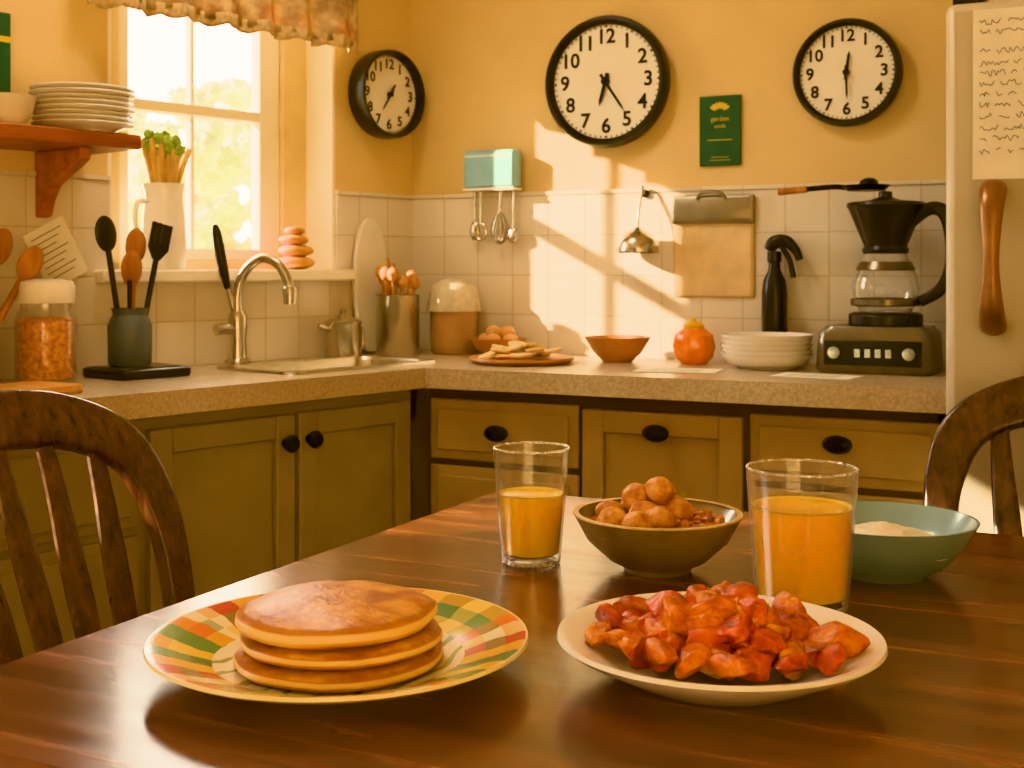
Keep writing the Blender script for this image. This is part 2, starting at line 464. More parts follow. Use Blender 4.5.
cb = group('base_cabinet', (0, 0, 0), 0)
bm = BM(); box(bm, .275, 1.235, -.4, -.38, .09, .832); box(bm, 1.217, 1.235, -.4, -.01, .0, .832); box(bm, .25, 1.235, -.36, -.34, 0, .09)
mk('carcass', bm, CABD, cb, smooth=False)
bm = BM()
shaker(bm, .605, .9, .12, .805, -.4)
slabd(bm, .285, .595, .695, .81, -.4); slabd(bm, .285, .595, .41, .683, -.4); slabd(bm, .285, .595, .12, .398, -.4)
slabd(bm, .912, 1.228, .70, .812, -.4); slabd(bm, .912, 1.228, .41, .688, -.4); slabd(bm, .912, 1.228, .12, .398, -.4)
mk('drawer_fronts', bm, CABB, cb, bevel=.003)
bm = BM()
for x, z in ((.44, .753), (.752, .772), (1.065, .772), (.44, .55), (1.065, .55)): knob(bm, x, -.4155, z, 1.6)
mk('pulls', bm, BLACKM, cb)

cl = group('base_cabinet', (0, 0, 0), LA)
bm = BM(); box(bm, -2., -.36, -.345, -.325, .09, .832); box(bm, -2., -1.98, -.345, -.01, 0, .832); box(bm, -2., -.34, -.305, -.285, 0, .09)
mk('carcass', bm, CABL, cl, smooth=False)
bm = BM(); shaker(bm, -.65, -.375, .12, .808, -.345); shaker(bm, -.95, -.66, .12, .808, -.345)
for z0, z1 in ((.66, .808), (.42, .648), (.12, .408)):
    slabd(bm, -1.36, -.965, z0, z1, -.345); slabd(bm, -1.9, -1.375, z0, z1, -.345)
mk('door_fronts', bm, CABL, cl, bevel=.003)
bm = BM()
for x, z in ((-.63, .762), (-.683, .76), (-1.64, .735)): knob(bm, x, -.361, z, 1.)
mk('knobs', bm, BLACKM, cl)

# ------------------------------------------------------------------ fridge
fr = group('refrigerator', (1.55, -.27, 0))
bm = BM(); box(bm, -.305, .305, -.215, .255, .03, 1.46); mk('body', bm, FRIDGE, fr, bevel=.012)
bm = BM(); box(bm, -.305, .305, -.265, -.22, .05, 1.455); mk('door', bm, FRIDGE, fr, bevel=.014)
bm = BM(); box(bm, -.29, .29, -.22, -.1, 0, .05); box(bm, -.295, -.25, -.255, -.2, 1.455, 1.468); mk('plinth', bm, BLACK, fr)
bm = BM()
p = cr([(-.235, -.262, 1.165, .013), (-.235, -.285, 1.175, .019), (-.235, -.312, 1.15, .017), (-.235, -.322, 1.09, .012), (-.235, -.322, 1.05, .012), (-.235, -.312, 1.0, .017), (-.235, -.285, .975, .019), (-.235, -.262, .985, .013)], 6)
sweep(bm, p, [(x[3]*1.0, x[3]*.75) for x in p], up=(0, 1, 0), seg=16); mk('handle', bm, BRONZE, fr)

def scribble(bm, x0, x1, z, y, amp=.004, r=.0006, seed=0, M=None):
    rnd = random.Random(seed); x = x0; pts = []
    while x < x1:
        if rnd.random() < .14 and len(pts) > 3:
            sweep(bm, cr(pts, 2), r, up=(0, 1, 0), seg=4); pts = []; x += .006
        pts.append((x, y, z+rnd.uniform(-amp, amp))); x += rnd.uniform(.0012, .004)
    if len(pts) > 2: sweep(bm, cr(pts, 2), r, up=(0, 1, 0), seg=4)

nt = group('handwritten_note', (1.37, -.5365, 1.315))
bm = BM(); g = []
for i in range(9):
    x = -.085+.17*i/8
    g.append([bm.verts.new((x, -.0012-.003*abs(x/.085)**3-(.006*max(0, -z)/.12)*abs(x/.085), z)) for z in [-.125+.25*j/8 for j in range(9)]])
for i in range(8):
    for j in range(8): bm.faces.new((g[i][j], g[i+1][j], g[i+1][j+1], g[i][j+1]))
mk('sheet', bm, PAPER, nt)
bm = BM()
for i, z in enumerate([.105, .09, .062, .045, .03, .015, 0, -.016, -.032, -.05, -.066, -.084]): scribble(bm, -.075, .07 if i % 3 else .04, z, -.0078, amp=.0045, r=.0006, seed=i+1)
mk('writing', bm, INK, nt)

# ------------------------------------------------------------------ clocks
def clock(loc, rz, r, depth, h, mn, hl=.5, ml=.72, hw=1.):
    g = group('wall_clock', loc, rot=(R(90), 0, rz))
    bm = BM(); lathe(bm, [(0, 0), (r*.97, 0), (r, depth*.25), (r, depth*.8), (r*.975, depth), (r*.93, depth*1.02), (r*.87, depth*.8), (r*.865, depth*.55)], 72)
    mk('rim', bm, BLACK, g)
    bm = BM(); lathe(bm, [(0, depth*.6), (r*.87, depth*.6)], 64); mk('dial', bm, CLOCKF, g)
    bm = BM()
    for i in range(1, 13):
        a = math.pi/2-i*math.pi/6; rr_ = r*.68
        textbm(bm, str(i), r*.31, T((rr_*math.cos(a), rr_*math.sin(a), depth*.6+.001)), bold=r*.006)
    mk('numerals', bm, BLACK, g)
    bm = BM()
    for i in range(60):
        a = i*math.pi/30; w = .0012*r/.1 if i % 5 else .0025*r/.1
        box(bm, r*.825, r*.855, -w/1.5, w/1.5, depth*.6, depth*.6+.001, Matrix.Rotation(a, 4, 'Z'))
    mk('minute_marks', bm, BLACK, g)
    bm = BM()
    for ang, L_, w, z in ((h, hl, .03*r*hw, .004), (mn, ml, .022*r*hw, .007)):
        a = math.pi/2-R(ang); M = Matrix.Rotation(a, 4, 'Z')
        prism(bm, [(-r*.13, -w), (-r*.13, w), (r*L_*.8, w*.8), (r*L_, 0), (r*L_*.8, -w*.8)], depth*.6+z, depth*.6+z+.0015, M)
    lathe(bm, [(0, .01), (.06*r, .01), (.06*r, 0)], 20, T((0, 0, depth*.6)))
    mk('hands', bm, BLACK, g)
clock((.492, -.001, 1.4565), 0, .140, .035, 196, 146, .38, .56)
clock((.996, -.001, 1.441), 0, .105, .03, 8, 178, .4, .5)
clock(LF(.108, .001, 1.448), LA, .099, .05, 35, 215, .3, .45)

# green card on the wall
gc = group('green_wall_sign', (.737, -.001, 1.342))
bm = BM(); box(bm, -.044, .044, -.006, 0, -.072, .072); mk('plaque', bm, GREEN, gc, bevel=.002)
bm = BM(); Mx = T((0, -.0065, 0)) @ Rm(90, 'X')
for i in range(7):
    a = R(-60+20*i); blob(bm, (.016*math.sin(a), -.007, .040+.012*math.cos(a)), (.004, .001, .008), 0, sub=1, rot=Matrix.Rotation(a, 4, 'Y').to_quaternion())
textbm(bm, 'garden', .014, T((0, 0, .024)) @ Mx); textbm(bm, 'seeds', .011, T((0, 0, .009)) @ Mx)
box(bm, -.026, .026, -.0068, -.006, -.02, -.0185); box(bm, -.018, .018, -.0068, -.006, -.055, -.054); box(bm, -.022, .022, -.0068, -.006, -.061, -.060)
mk('print', bm, YEL, gc)

# teal rack with utensils
tr = group('utensil_rack', (.224, -.007, 1.278))
bm = BM(); box(bm, -.063, .063, -.045, 0, -.042, .042); mk('cover', bm, TEAL, tr, bevel=.007)
bm = BM(); box(bm, -.058, .058, -.0458, -.045, .028, .031); box(bm, -.063, .063, -.046, 0, -.047, -.041); mk('trim_band', bm, OFFW, tr, bevel=.001)
bm = BM()
for x in (-.045, -.03): tube(bm, [(x, -.022, -.045), (x, -.022, -.12)], .003, up=(1, 0, 0))
blob(bm, (-.045, -.022, -.135), (.013, .006, .022), 0, sub=2); 
sweep(bm, [(-.03+.013*math.cos(t), -.022, -.137+.018*math.sin(t)) for t in [i*math.pi/8 for i in range(16)]], .0022, up=(0, 1, 0), closed=True, seg=6)
tube(bm, [(.02, -.022, -.045), (.018, -.022, -.085)], .004, up=(1, 0, 0))
for kx in range(6):  # whisk
    a = kx*math.pi/6; c, s = math.cos(a), math.sin(a)
    tube(bm, [(.018, -.022, -.085), (.018+.018*c, -.022+.012*s, -.12), (.018+.02*c, -.022+.014*s, -.145), (.018, -.022, -.165), (.018-.02*c, -.022-.014*s, -.145), (.018-.018*c, -.022-.012*s, -.12), (.018, -.022, -.085)], .0013, up=(0, 1, .2), seg=5, n=4)
tube(bm, [(.052, -.022, -.045), (.05, -.022, -.13)], .0028, up=(1, 0, 0)); blob(bm, (.05, -.022, -.145), (.014, .007, .018), 0, sub=2)
mk('hanging_utensils', bm, STEEL, tr)

# hanging ladle dome
ld = group('hanging_ladle', (.575, -.012, 1.095))
bm = BM(); lathe(bm, [(.044, -.004), (.045, 0), (.042, .018), (.03, .034), (.012, .044), (.006, .05), (0, .05)], 36, T((0, -.04, 0)))
lathe(bm, [(.042, -.003), (.039, .016), (.028, .031), (0, .04)], 36, T((0, -.04, 0)))
tube(bm, [(0, -.04, .045), (0, -.036, .08), (0, -.02, .12), (0, -.012, .135), (0, -.004, .13), (0, 0, .12)], .0035, up=(1, 0, 0))
mk('bowl_and_handle', bm, STEEL, ld)
bm = BM(); lathe(bm, [(0, 0), (.009, 0), (.009, .008), (0, .009)], 16, T((0, .006, .122)) @ Rm(90, 'X')); mk('wall_hook', bm, BLACKM, ld)

# clipboard with kraft paper
cbd = group('clipboard', (.724, -.008, 1.10))
bm = BM(); box(bm, -.086, .086, -.004, 0, -.1, .105); mk('board', bm, KRAFT, cbd, bevel=.002)
bm = BM(); box(bm, -.08, .08, -.0055, -.0042, -.096, .055); mk('paper_sheet', bm, mat('tan_paper', (216, 190, 148), .8), cbd, smooth=False)
bm = BM(); loft(bm, [(0, .08, .088, .03, .006, 0), (0, .08, .087, .029, .006, .008), (0, .08, .082, .024, .006, .012)], T((0, -.004, 0)) @ Rm(90, 'X'))
tube(bm, [(-.03, -.016, .1), (-.02, -.02, .113), (.02, -.02, .113), (.03, -.016, .1)], .003, up=(0, 1, 0)); mk('clip', bm, mat('clip_steel', (150, 142, 126), .4, metal=.8), cbd)

# ------------------------------------------------------------------ back counter objects
CZ = .8705
cm = group('coffee_maker', (1.08, -.135, CZ))
bm = BM(); loft(bm, [(0, 0, .098, .075, .02, 0), (0, 0, .104, .08, .022, .01), (0, 0, .1, .077, .022, .07), (0, 0, .088, .07, .02, .084)])
mk('base', bm, mat('coffee_base_steel', (120, 114, 102), .32, metal=.7), cm)
bm = BM(); box(bm, -.085, .085, -.084, -.076, .015, .06); lathe(bm, [(0, .084), (.066, .084), (.066, .104), (.058, .108), (0, .108)], 40, T((.008, .01, 0)))
mk('black_panel', bm, BLACK, cm, bevel=.002)
bm = BM()
for x in (-.065, .065): lathe(bm, [(0, 0), (.013, 0), (.011, .01), (0, .011)], 20, T((x, -.084, .038)) @ Rm(90, 'X'))
for x in (-.03, -.012, .006, .024): box(bm, x, x+.01, -.087, -.083, .03, .045)
mk('controls', bm, STEEL, cm)
bm = BM(); M = T((.008, .01, .108))
lathe(bm, [(0, .001), (.046, .001), (.058, .02), (.061, .045), (.055, .07), (.042, .095), (.038, .11), (.036, .11), (.04, .094), (.053, .069), (.059, .045), (.056, .021), (.045, .003), (0, .003)], 48, M)
mk('carafe_glass', bm, GLASS, cm)
bm = BM(); lathe(bm, [(.0605, .012), (.0625, .014), (.0625, .024), (.0605, .026)], 48, M); lathe(bm, [(.052, .077), (.0535, .079), (.046, .093), (.044, .093)], 48, M)
mk('carafe_bands', bm, STEELD, cm)
bm = BM(); lathe(bm, [(0, .108), (.04, .108), (.042, .115), (.038, .122), (.05, .15), (.066, .19), (.07, .196), (.068, .202), (.03, .206), (.012, .212), (.012, .222), (0, .224)], 48, M)
mk('filter_cone', bm, BLACK, cm)
bm = BM(); p = cr([(.05, .0, .27, .012), (.085, -.0, .296, .012), (.112, -.0, .29, .013), (.125, -.0, .25, .013), (.124, -.0, .19, .012), (.105, -.0, .15, .011), (.07, .0, .128, .010)], 6)
sweep(bm, p, [(x[3], x[3]*.75) for x in p], up=(0, 1, 0), seg=14, power=3); mk('handle', bm, BLACK, cm)

fp = group('small_skillet', (1.02, -.1, CZ+.3315))
bm = BM(); lathe(bm, [(0, 0), (.034, 0), (.044, .010), (.0425, .010), (.033, .002), (0, .002)], 36, T((.03, -.01, .002)))
p = [(-.008, -.01, .009), (-.03, -.01, .011), (-.085, -.01, .008)]; tube(bm, p, .005, up=(0, 1, 0))
blob(bm, (.035, -.01, .014), (.018, .018, .013), .1, sub=2); mk('pan', bm, BLACKM, fp)
bm = BM(); tube(bm, [(-.08, -.01, .008), (-.11, -.01, .006), (-.135, -.01, .004)], .0065, up=(0, 1, 0)); mk('wood_grip', bm, DARKSPOON, fp)

def plate_prof(r, h=.02, t=.004):
    return [(0, 0), (r*.6, 0), (r*.62, .003), (r*.7, .006), (r*.98, h-t*.4), (r, h), (r*.985, h+t*.4), (r*.68, .0062+t), (r*.6, t+.001), (0, t)]
ps = group('shallow_bowl_stack', (.8745, -.158, CZ)); bm = BM()
for i in range(5):
    r_ = .0865-.0008*(i % 2)
    lathe(bm, [(0, 0), (r_*.62, 0), (r_*.64, .003), (r_*.86, .009), (r_*.985, .024), (r_, .0275), (r_*.97, .0275), (r_*.83, .0125), (r_*.6, .005), (0, .0045)], 56, T((.001*math.sin(i*2), .001*math.cos(i*3), i*.0092)))
mk('bowls', bm, WHITE, ps)

sb = group('spray_bottle', (.858, -.036, CZ)); bm = BM()
lathe(bm, [(0, 0), (.023, 0), (.025, .004), (.025, .14), (.022, .165), (.012, .185), (.011, .2), (.014, .202), (.014, .222), (0, .224)], 32)
p = cr([(-.012, 0, .225, .010), (.0, 0, .24, .014), (.022, 0, .243, .012), (.042, 0, .225, .009), (.05, 0, .205, .0065)], 5)
sweep(bm, p, [(x[3], x[3]) for x in p], up=(0, 1, 0)); tube(bm, [(.014, 0, .232), (.03, 0, .205), (.038, 0, .17)], .0055, up=(0, 1, 0))
mk('bottle_and_trigger', bm, BLACK, sb)

pk = group('orange_squash_jar', (.718, -.12, CZ))
bm = BM(); lathe(bm, [(0, .002), (.024, 0), (.038, .014), (.043, .036), (.038, .058), (.022, .07), (.016, .072), (0, .07)], 64, wob=lambda a, z: 1+.02*math.cos(a*8))
mk('body', bm, mat('orange_glaze', (240, 128, 26), .2, var=.12, coat=.6), pk)
bm = BM(); lathe(bm, [(0, .07), (.02, .07), (.022, .076), (.016, .082), (.006, .084), (.005, .09), (0, .091)], 24); mk('lid', bm, mat('yellow_lid', (222, 176, 60), .35), pk)

WOODBOWL = mat('wood_bowl', (186, 126, 74), .45, var=.2, vs=20)
bb = group('wooden_bowl', (.559, -.125, CZ)); bm = BM()
lathe(bm, [(0, 0), (.03, 0), (.034, .004), (.05, .02), (.065, .045), (.067, .05), (.064, .05), (.047, .022), (.03, .009), (0, .008)], 48); mk('bowl', bm, WOODBOWL, bb)
bm = BM()
for i in range(9): blob(bm, (.028*math.cos(i*2.4)*(i/9), .028*math.sin(i*2.4)*(i/9), .03), (.017, .015, .012), .2, seed=i, sub=2)
mk('crackers', bm, mat('cracker', (214, 160, 90), .7), bb)

bp_ = group('bread_board', (.40, -.245, CZ)); bm = BM(); lathe(bm, [(0, 0), (.095, 0), (.106, .008), (.104, .012), (.094, .009), (0, .008)], 56); mk('board', bm, WOODBOWL, bp_)
bm = BM(); rnd = random.Random(21)
for i in range(13):   # torn, overlapping pieces of flat bread
    a = i*2.4; rr_ = .068*math.sqrt((i+.5)/13); n_ = rnd.randint(6, 8); r0 = rnd.uniform(.020, .028)
    M = T((rr_*math.cos(a), rr_*.85*math.sin(a), .0150+.0022*(12-i)*.8)) @ Rm(rnd.uniform(-16, 16), 'X') @ Rm(rnd.uniform(-16, 16), 'Y') @ Rm(rnd.uniform(0, 360), 'Z')
    prism(bm, [(r0*rnd.uniform(.8, 1.15)*math.cos(2*math.pi*k/n_), r0*rnd.uniform(.7, 1.05)*math.sin(2*math.pi*k/n_)) for k in range(n_)], -.003, .0035, M)
mk('bread_pieces', bm, mat('bread', (236, 208, 158), .8, var=.15), bp_, bevel=.0018)

eb = group('egg_bowl', (.268, -.09, CZ)); bm = BM()
lathe(bm, [(0, 0), (.028, 0), (.03, .004), (.05, .018), (.06, .036), (.062, .038), (.058, .038), (.047, .02), (.028, .008), (0, .007)], 48); mk('bowl', bm, WOODBOWL, eb)
bm = BM()
for i, (x, y, z) in enumerate([(-.03, 0, .034), (0, .022, .034), (.03, .0, .034), (0, -.022, .034), (-.01, 0, .05), (.018, .008, .05)]): blob(bm, (x, y, z), (.018, .016, .015), .04, seed=i, sub=3)
mk('eggs', bm, mat('brown_egg', (216, 164, 114), .5), eb)

ck = group('ceramic_crock', (.147, -.068, CZ)); bm = BM()
lathe(bm, [(0, 0), (.046, 0), (.05, .006), (.0525, .04), (.0525, .1), (.05, .118), (0, .118)], 48); mk('jar', bm, mat('stoneware', (176, 138, 100), .5, var=.1), ck)
bm = BM(); lathe(bm, [(.053, .098), (.059, .094), (.058, .11), (.056, .128), (.053, .145), (.044, .154), (.030, .16), (.02, .166), (.0, .168)], 112, wob=lambda a, z: 1+(.05*math.sin(a*11)+.025*math.sin(a*23))*max(0, min(1, (.135-z)/.04)))
mk('cloth_cover', bm, mat('linen', (212, 200, 174), .9, vs=60, bump=.3, bs=300), ck)

mc = group('utensil_canister', (.0535, -.152, CZ)); bm = BM()
lathe(bm, [(0, 0), (.045, 0), (.047, .003), (.047, .128), (.0485, .131), (.045, .131), (.045, .01), (0, .01)], 48); mk('can', bm, STEEL, mc)
bm = BM(); rnd = random.Random(4)
for i in range(11):
    a = i*.62; rr_ = .026; x, y = rr_*math.cos(a), rr_*math.sin(a); h = .145+.03*rnd.random()
    tube(bm, [(x*.5, y*.5, .012), (x, y, .1), (x*1.35, y*1.35, h)], .004, up=(1, 0, 0)); blob(bm, (x*1.4, y*1.4, h+.008), (.014, .009, .016), .1, seed=i, sub=2)
tube(bm, [(-.01, 0, .02), (-.02, 0, .15), (-.028, 0, .21)], [(.007, .003)]*13, up=(1, 0, 0)); tube(bm, [(-.002, 0, .02), (-.008, 0, .15), (-.012, .0, .2)], [(.007, .003)]*13, up=(1, 0, 0))
mk('utensils', bm, LIGHTW, mc)

for nm, x, y, rz, w, h in (('paper_sheet', .745, -.29, 8, .075, .05), ('paper_sheet', 1.0, -.30, -6, .07, .045)):
    g_ = group(nm, (x, y, CZ+.0003), R(rz)); bm = BM(); prism(bm, [(-w, -h), (w, -h), (w, h), (-w, h)], 0, .0008); mk('sheet', bm, PAPER, g_, smooth=False)
    bm = BM()
    for i in range(4): box(bm, -w*.7, w*.6, -h*.6+i*h*.35, -h*.6+i*h*.35+.0015, .0008, .001)
    mk('text_lines', bm, INK, g_, smooth=False)

# ------------------------------------------------------------------ left counter objects
ov = group('oval_cutting_board', LF(.15, .012, CZ), LA); bm = BM()
pts = [(.052*math.copysign(abs(math.cos(a))**.85, math.cos(a)), max(.003, .15+.15*math.sin(a))) for a in [i*2*math.pi/48 for i in range(48)]]
prism(bm, pts, .0, .012, T((0, -.004, 0)) @ Rm(-2, 'X') @ Rm(90, 'X')); mk('board', bm, OFFW, ov, bevel=.003)

kt = group('steel_milk_pot', LF(.275, .063, CZ), LA); bm = BM()
lathe(bm, [(0, 0), (.035, 0), (.038, .004), (.038, .07), (.04, .076), (.03, .082), (.012, .088), (.006, .094), (.009, .1), (0, .104)], 40)
tube(bm, [(-.036, -.0, .062), (-.058, -.0, .066), (-.068, -.0, .07)], [(.006, .004)]*13, up=(0, 1, 0)); tube(bm, [(.036, -.0, .055), (.055, -.0, .06), (.055, -.0, .02), (.037, -.0, .018)], .003, up=(0, 1, 0))
mk('pot', bm, STEEL, kt)

sc = group('kitchen_scale', LF(.818, .125, CZ), LA); bm = BM()
loft(bm, [(0, 0, .068, .062, .008, 0), (0, 0, .07, .064, .008, .004), (0, 0, .07, .064, .008, .014), (0, 0, .066, .06, .008, .017)]); mk('body', bm, BLACK, sc)
bm = BM(); loft(bm, [(0, 0, .06, .053, .008, .017), (0, 0, .06, .053, .008, .0185)]); mk('platform', bm, STEELD, sc)

uc = group('utensil_crock', LF(.826, .115, CZ+.019), LA); bm = BM()
lathe(bm, [(0, 0), (.034, 0), (.037, .004), (.038, .07), (.032, .084), (.029, .088), (.03, .096), (.032, .1), (.028, .1), (.026, .09), (.034, .07), (.033, .008), (0, .008)], 40); mk('pot', bm, SLATE, uc)
def utensil(bmw, base, tip, kind, rr_=.0042, mi=0):
    b = Vector(base); t = Vector(tip); d = (t-b).normalized(); tube(bmw, [b, (b+t)/2, t], rr_, up=(.3, 1, 0), mi=mi)
    q_ = Vector((0, 0, 1)).rotation_difference(d)
    if kind == 'spoon': blob(bmw, t+d*.025, (.021, .006, .032), 0, sub=3, rot=q_, mi=mi)
    if kind == 'fork':
        M = Matrix.Translation(t) @ q_.to_matrix().to_4x4()
        prism(bmw, [(-.006, 0), (.006, 0), (.02, .02), (.02, .03), (-.02, .03), (-.02, .02)], -.003, .003, M @ Rm(90, 'X'), mi)
        for x in (-.02, -.009, .002, .013): box(bmw, x, x+.007, -.003, .003, .03, .066, M, mi)
bm = BM(); utensil(bm, (-.005, .01, .015), (-.04, .005, .205), 'spoon', .005); utensil(bm, (.012, -.005, .015), (.052, -.002, .185), 'fork', .005); utensil(bm, (0, 0, .015), (-.02, -.03, .15), 'none')
mk('black_utensils', bm, BLACK, uc)
bm = BM(); utensil(bm, (0, .005, .015), (.014, .006, .185), 'spoon', .006); utensil(bm, (.005, 0, .015), (-.006, -.015, .145), 'spoon', .006)
mk('wooden_spoons', bm, DARKSPOON, uc)

cj = group('cereal_jar', LF(.985, .115, CZ), LA); bm = BM()
lathe(bm, [(0, 0), (.044, 0), (.048, .005), (.049, .1), (.044, .118), (.04, .122), (.04, .14), (.038, .14), (.038, .12), (.046, .1), (.045, .006), (0, .005)], 48); mk('glass', bm, JARG, cj)
bm = BM(); rnd = random.Random(9); lathe(bm, [(0, .007), (.042, .007), (.0435, .02), (.0435, .1), (.03, .108), (0, .104)], 40)
for i in range(300):
    a = rnd.uniform(0, 6.28); z = rnd.uniform(.012, .104); blob(bm, (.041*math.cos(a), .041*math.sin(a), z), (.005, .005, .0035), .2, seed=i, sub=1)
mk('cereal', bm, mat('cereal', (176, 92, 34), .6, vs=120, col2=(240, 170, 84)), cj)
bm = BM(); lathe(bm, [(.041, .132), (.045, .132), (.046, .138), (.046, .158), (.042, .168), (.02, .172), (0, .172)], 40, wob=lambda a, z: 1+.006*math.sin(a*40)); mk('lid', bm, OFFW, cj)

sp = group('spoon_crock', LF(1.125, .1, CZ), LA); bm = BM()
lathe(bm, [(0, 0), (.045, 0), (.048, .005), (.05, .13), (.047, .13), (.045, .01), (0, .01)], 40); mk('pot', bm, SLATE, sp)
bm = BM(); utensil(bm, (0, .01, .02), (.065, .01, .2), 'spoon', .006); utensil(bm, (.01, -.01, .02), (.105, -.005, .175), 'spoon', .006); utensil(bm, (0, -.01, .02), (.0, -.02, .21), 'spoon', .006); utensil(bm, (0, .0, .02), (-.04, -.0, .2), 'spoon', .006)
mk('wooden_spoons', bm, DARKSPOON, sp)

rc = group('recipe_card', LF(.905, .009, 1.085), rot=(R(90), R(0), LA)); bm = BM()
Mz = Rm(28, 'Z'); box(bm, -.042, .042, -.055, .055, 0, .0012, Mz); mk('card', bm, PAPER, rc, smooth=False)
bm = BM()
for i in range(8): box(bm, -.032, .03-.010*(i % 3), .04-i*.011, .0412-i*.011, .0012, .0018, Mz)
mk('writing', bm, INK, rc, smooth=False)

cbx = group('chopping_board', LF(1.165, .27, CZ), LA+.15); bm = BM(); loft(bm, [(0, 0, .13, .06, .02, 0), (0, 0, .132, .062, .02, .004), (0, 0, .13, .06, .02, .012)]); mk('board', bm, LIGHTW, cbx)

# ------------------------------------------------------------------ wall shelf
sh = group('wall_shelf', LF(0, 0, 0), LA); bm = BM(); box(bm, -1.45, -.845, -.18, -.001, 1.262, 1.287); mk('plank', bm, SHELFW, sh, bevel=.003)
bm = BM()
for x in (-.93, -1.35):
    pr = [(0, 0), (0, -.115), (-.02, -.112), (-.03, -.085), (-.05, -.06), (-.085, -.045), (-.12, -.03), (-.14, -.02), (-.145, 0)]
    M = T((x, 0, 1.262)) @ Matrix(((0, 0, 1, 0), (1, 0, 0, 0), (0, 1, 0, 0), (0, 0, 0, 1)))
    prism(bm, pr, -.012, .012, T((0, -.001, 0)) @ M)
mk('brackets', bm, SHELFW, sh, bevel=.003)
ps2 = group('plate_stack', LF(.92, .12, 1.2875), LA); bm = BM()
for i in range(8): lathe(bm, plate_prof(.083-.0015*(i % 3)+.0006*i, .014, .0035), 48, T((0, 0, i*.0085)))
mk('plates', bm, WHITE, ps2)
bw = group('small_bowl', LF(1.052, .115, 1.2875), LA); bm = BM()
lathe(bm, [(0, 0), (.022, 0), (.024, .004), (.038, .02), (.043, .045), (.045, .05), (.042, .05), (.036, .024), (.02, .008), (0, .007)], 40); mk('bowl', bm, OFFW, bw)
bk = group('cookbook', LF(1.02, .022, 1.2875), LA); bm = BM(); box(bm, -.014, .014, -.02, .02, 0, .2); mk('cover', bm, GREEN, bk, bevel=.002)
bm = BM(); box(bm, -.011, .011, -.021, -.01, .04, .05); box(bm, -.0145, .0145, -.0205, -.01, .15, .16); mk('spine_print', bm, YEL, bk)

# ------------------------------------------------------------------ sill objects
SZ = WZ0+.0125
vs_ = group('celery_pitcher', LF(.655, -.03, SZ), LA); bm = BM()
lathe(bm, [(0, 0), (.036, 0), (.04, .005), (.043, .05), (.04, .11), (.036, .14), (.041, .165), (.038, .165), (.033, .14), (.037, .1), (.04, .05), (.036, .01), (0, .01)], 40)
tube(bm, [(-.036, 0, .13), (-.06, 0, .125), (-.062, 0, .08), (-.04, 0, .05)], .005, up=(0, 1, 0)); mk('pitcher', bm, WHITE, vs_)
bm = BM(); bml = BM(); rnd = random.Random(3)
for i in range(24):
    a = rnd.uniform(0, 6.28); s = rnd.uniform(.3, 1); x, y = .024*s*math.cos(a), .024*s*math.sin(a); h = rnd.uniform(.215, .25); fx = 2.3
    tube(bm, [(x*.6, y*.6, .015), (x, y, .145), (x*fx, y*fx, h)], .0055, up=(1, 0, 0))
    if i % 2 == 0:
        for j in range(3): blob(bml, (x*fx+rnd.uniform(-.008, .008), y*fx+rnd.uniform(-.008, .008), h+rnd.uniform(-.004, .018)), (.010, .008, .011), .5, 3, seed=i*3+j, sub=2)
mk('stalks', bm, CELS, vs_); mk('leaves', bml, CELG, vs_)
st = group('stacked_stones', LF(.345, -.01, SZ), LA); bm = BM()
for i, (r_, z, h) in enumerate([(.045, .014, .0145), (.04, .039, .0135), (.034, .062, .0115), (.024, .081, .0095)]):
    blob(bm, (.003*math.sin(i*2), 0, z), (r_, r_*.85, h), .05, seed=i, sub=3)
mk('stones', bm, TERRA, st)

# ------------------------------------------------------------------ table
tb = group('dining_table', (1.28, -1.43, 0))
bm = BM(); hx, hy = .58, .50
loft(bm, [(0, 0, hx-.012, hy-.012, .03, .714), (0, 0, hx-.002, hy-.002, .035, .72), (0, 0, hx, hy, .035, .732), (0, 0, hx-.001, hy-.001, .035, .744), (0, 0, hx-.006, hy-.006, .035, .75)])
mk('top', bm, TABLEW, tb, ang=30)
bm = BM()
for sx in (-1, 1):
    for sy in (-1, 1):
        x, y = sx*(hx-.07), sy*(hy-.07); box(bm, x-.028, x+.028, y-.028, y+.028, .62, .714)
        lathe(bm, [(0, 0), (.018, 0), (.022, .03), (.02, .1), (.027, .35), (.03, .52), (.022, .56), (.03, .59), (.028, .62)], 20, T((x, y, 0)))
box(bm, -hx+.07, hx-.07, hy-.08, hy-.06, .635, .714); box(bm, -hx+.07, hx-.07, -hy+.06, -hy+.08, .635, .714)
box(bm, -hx+.06, -hx+.08, -hy+.07, hy-.07, .635, .714); box(bm, hx-.08, hx-.06, -hy+.07, hy-.07, .635, .714)
mk('legs_and_apron', bm, TABLEW, tb, bevel=.002)
TZ = .7503

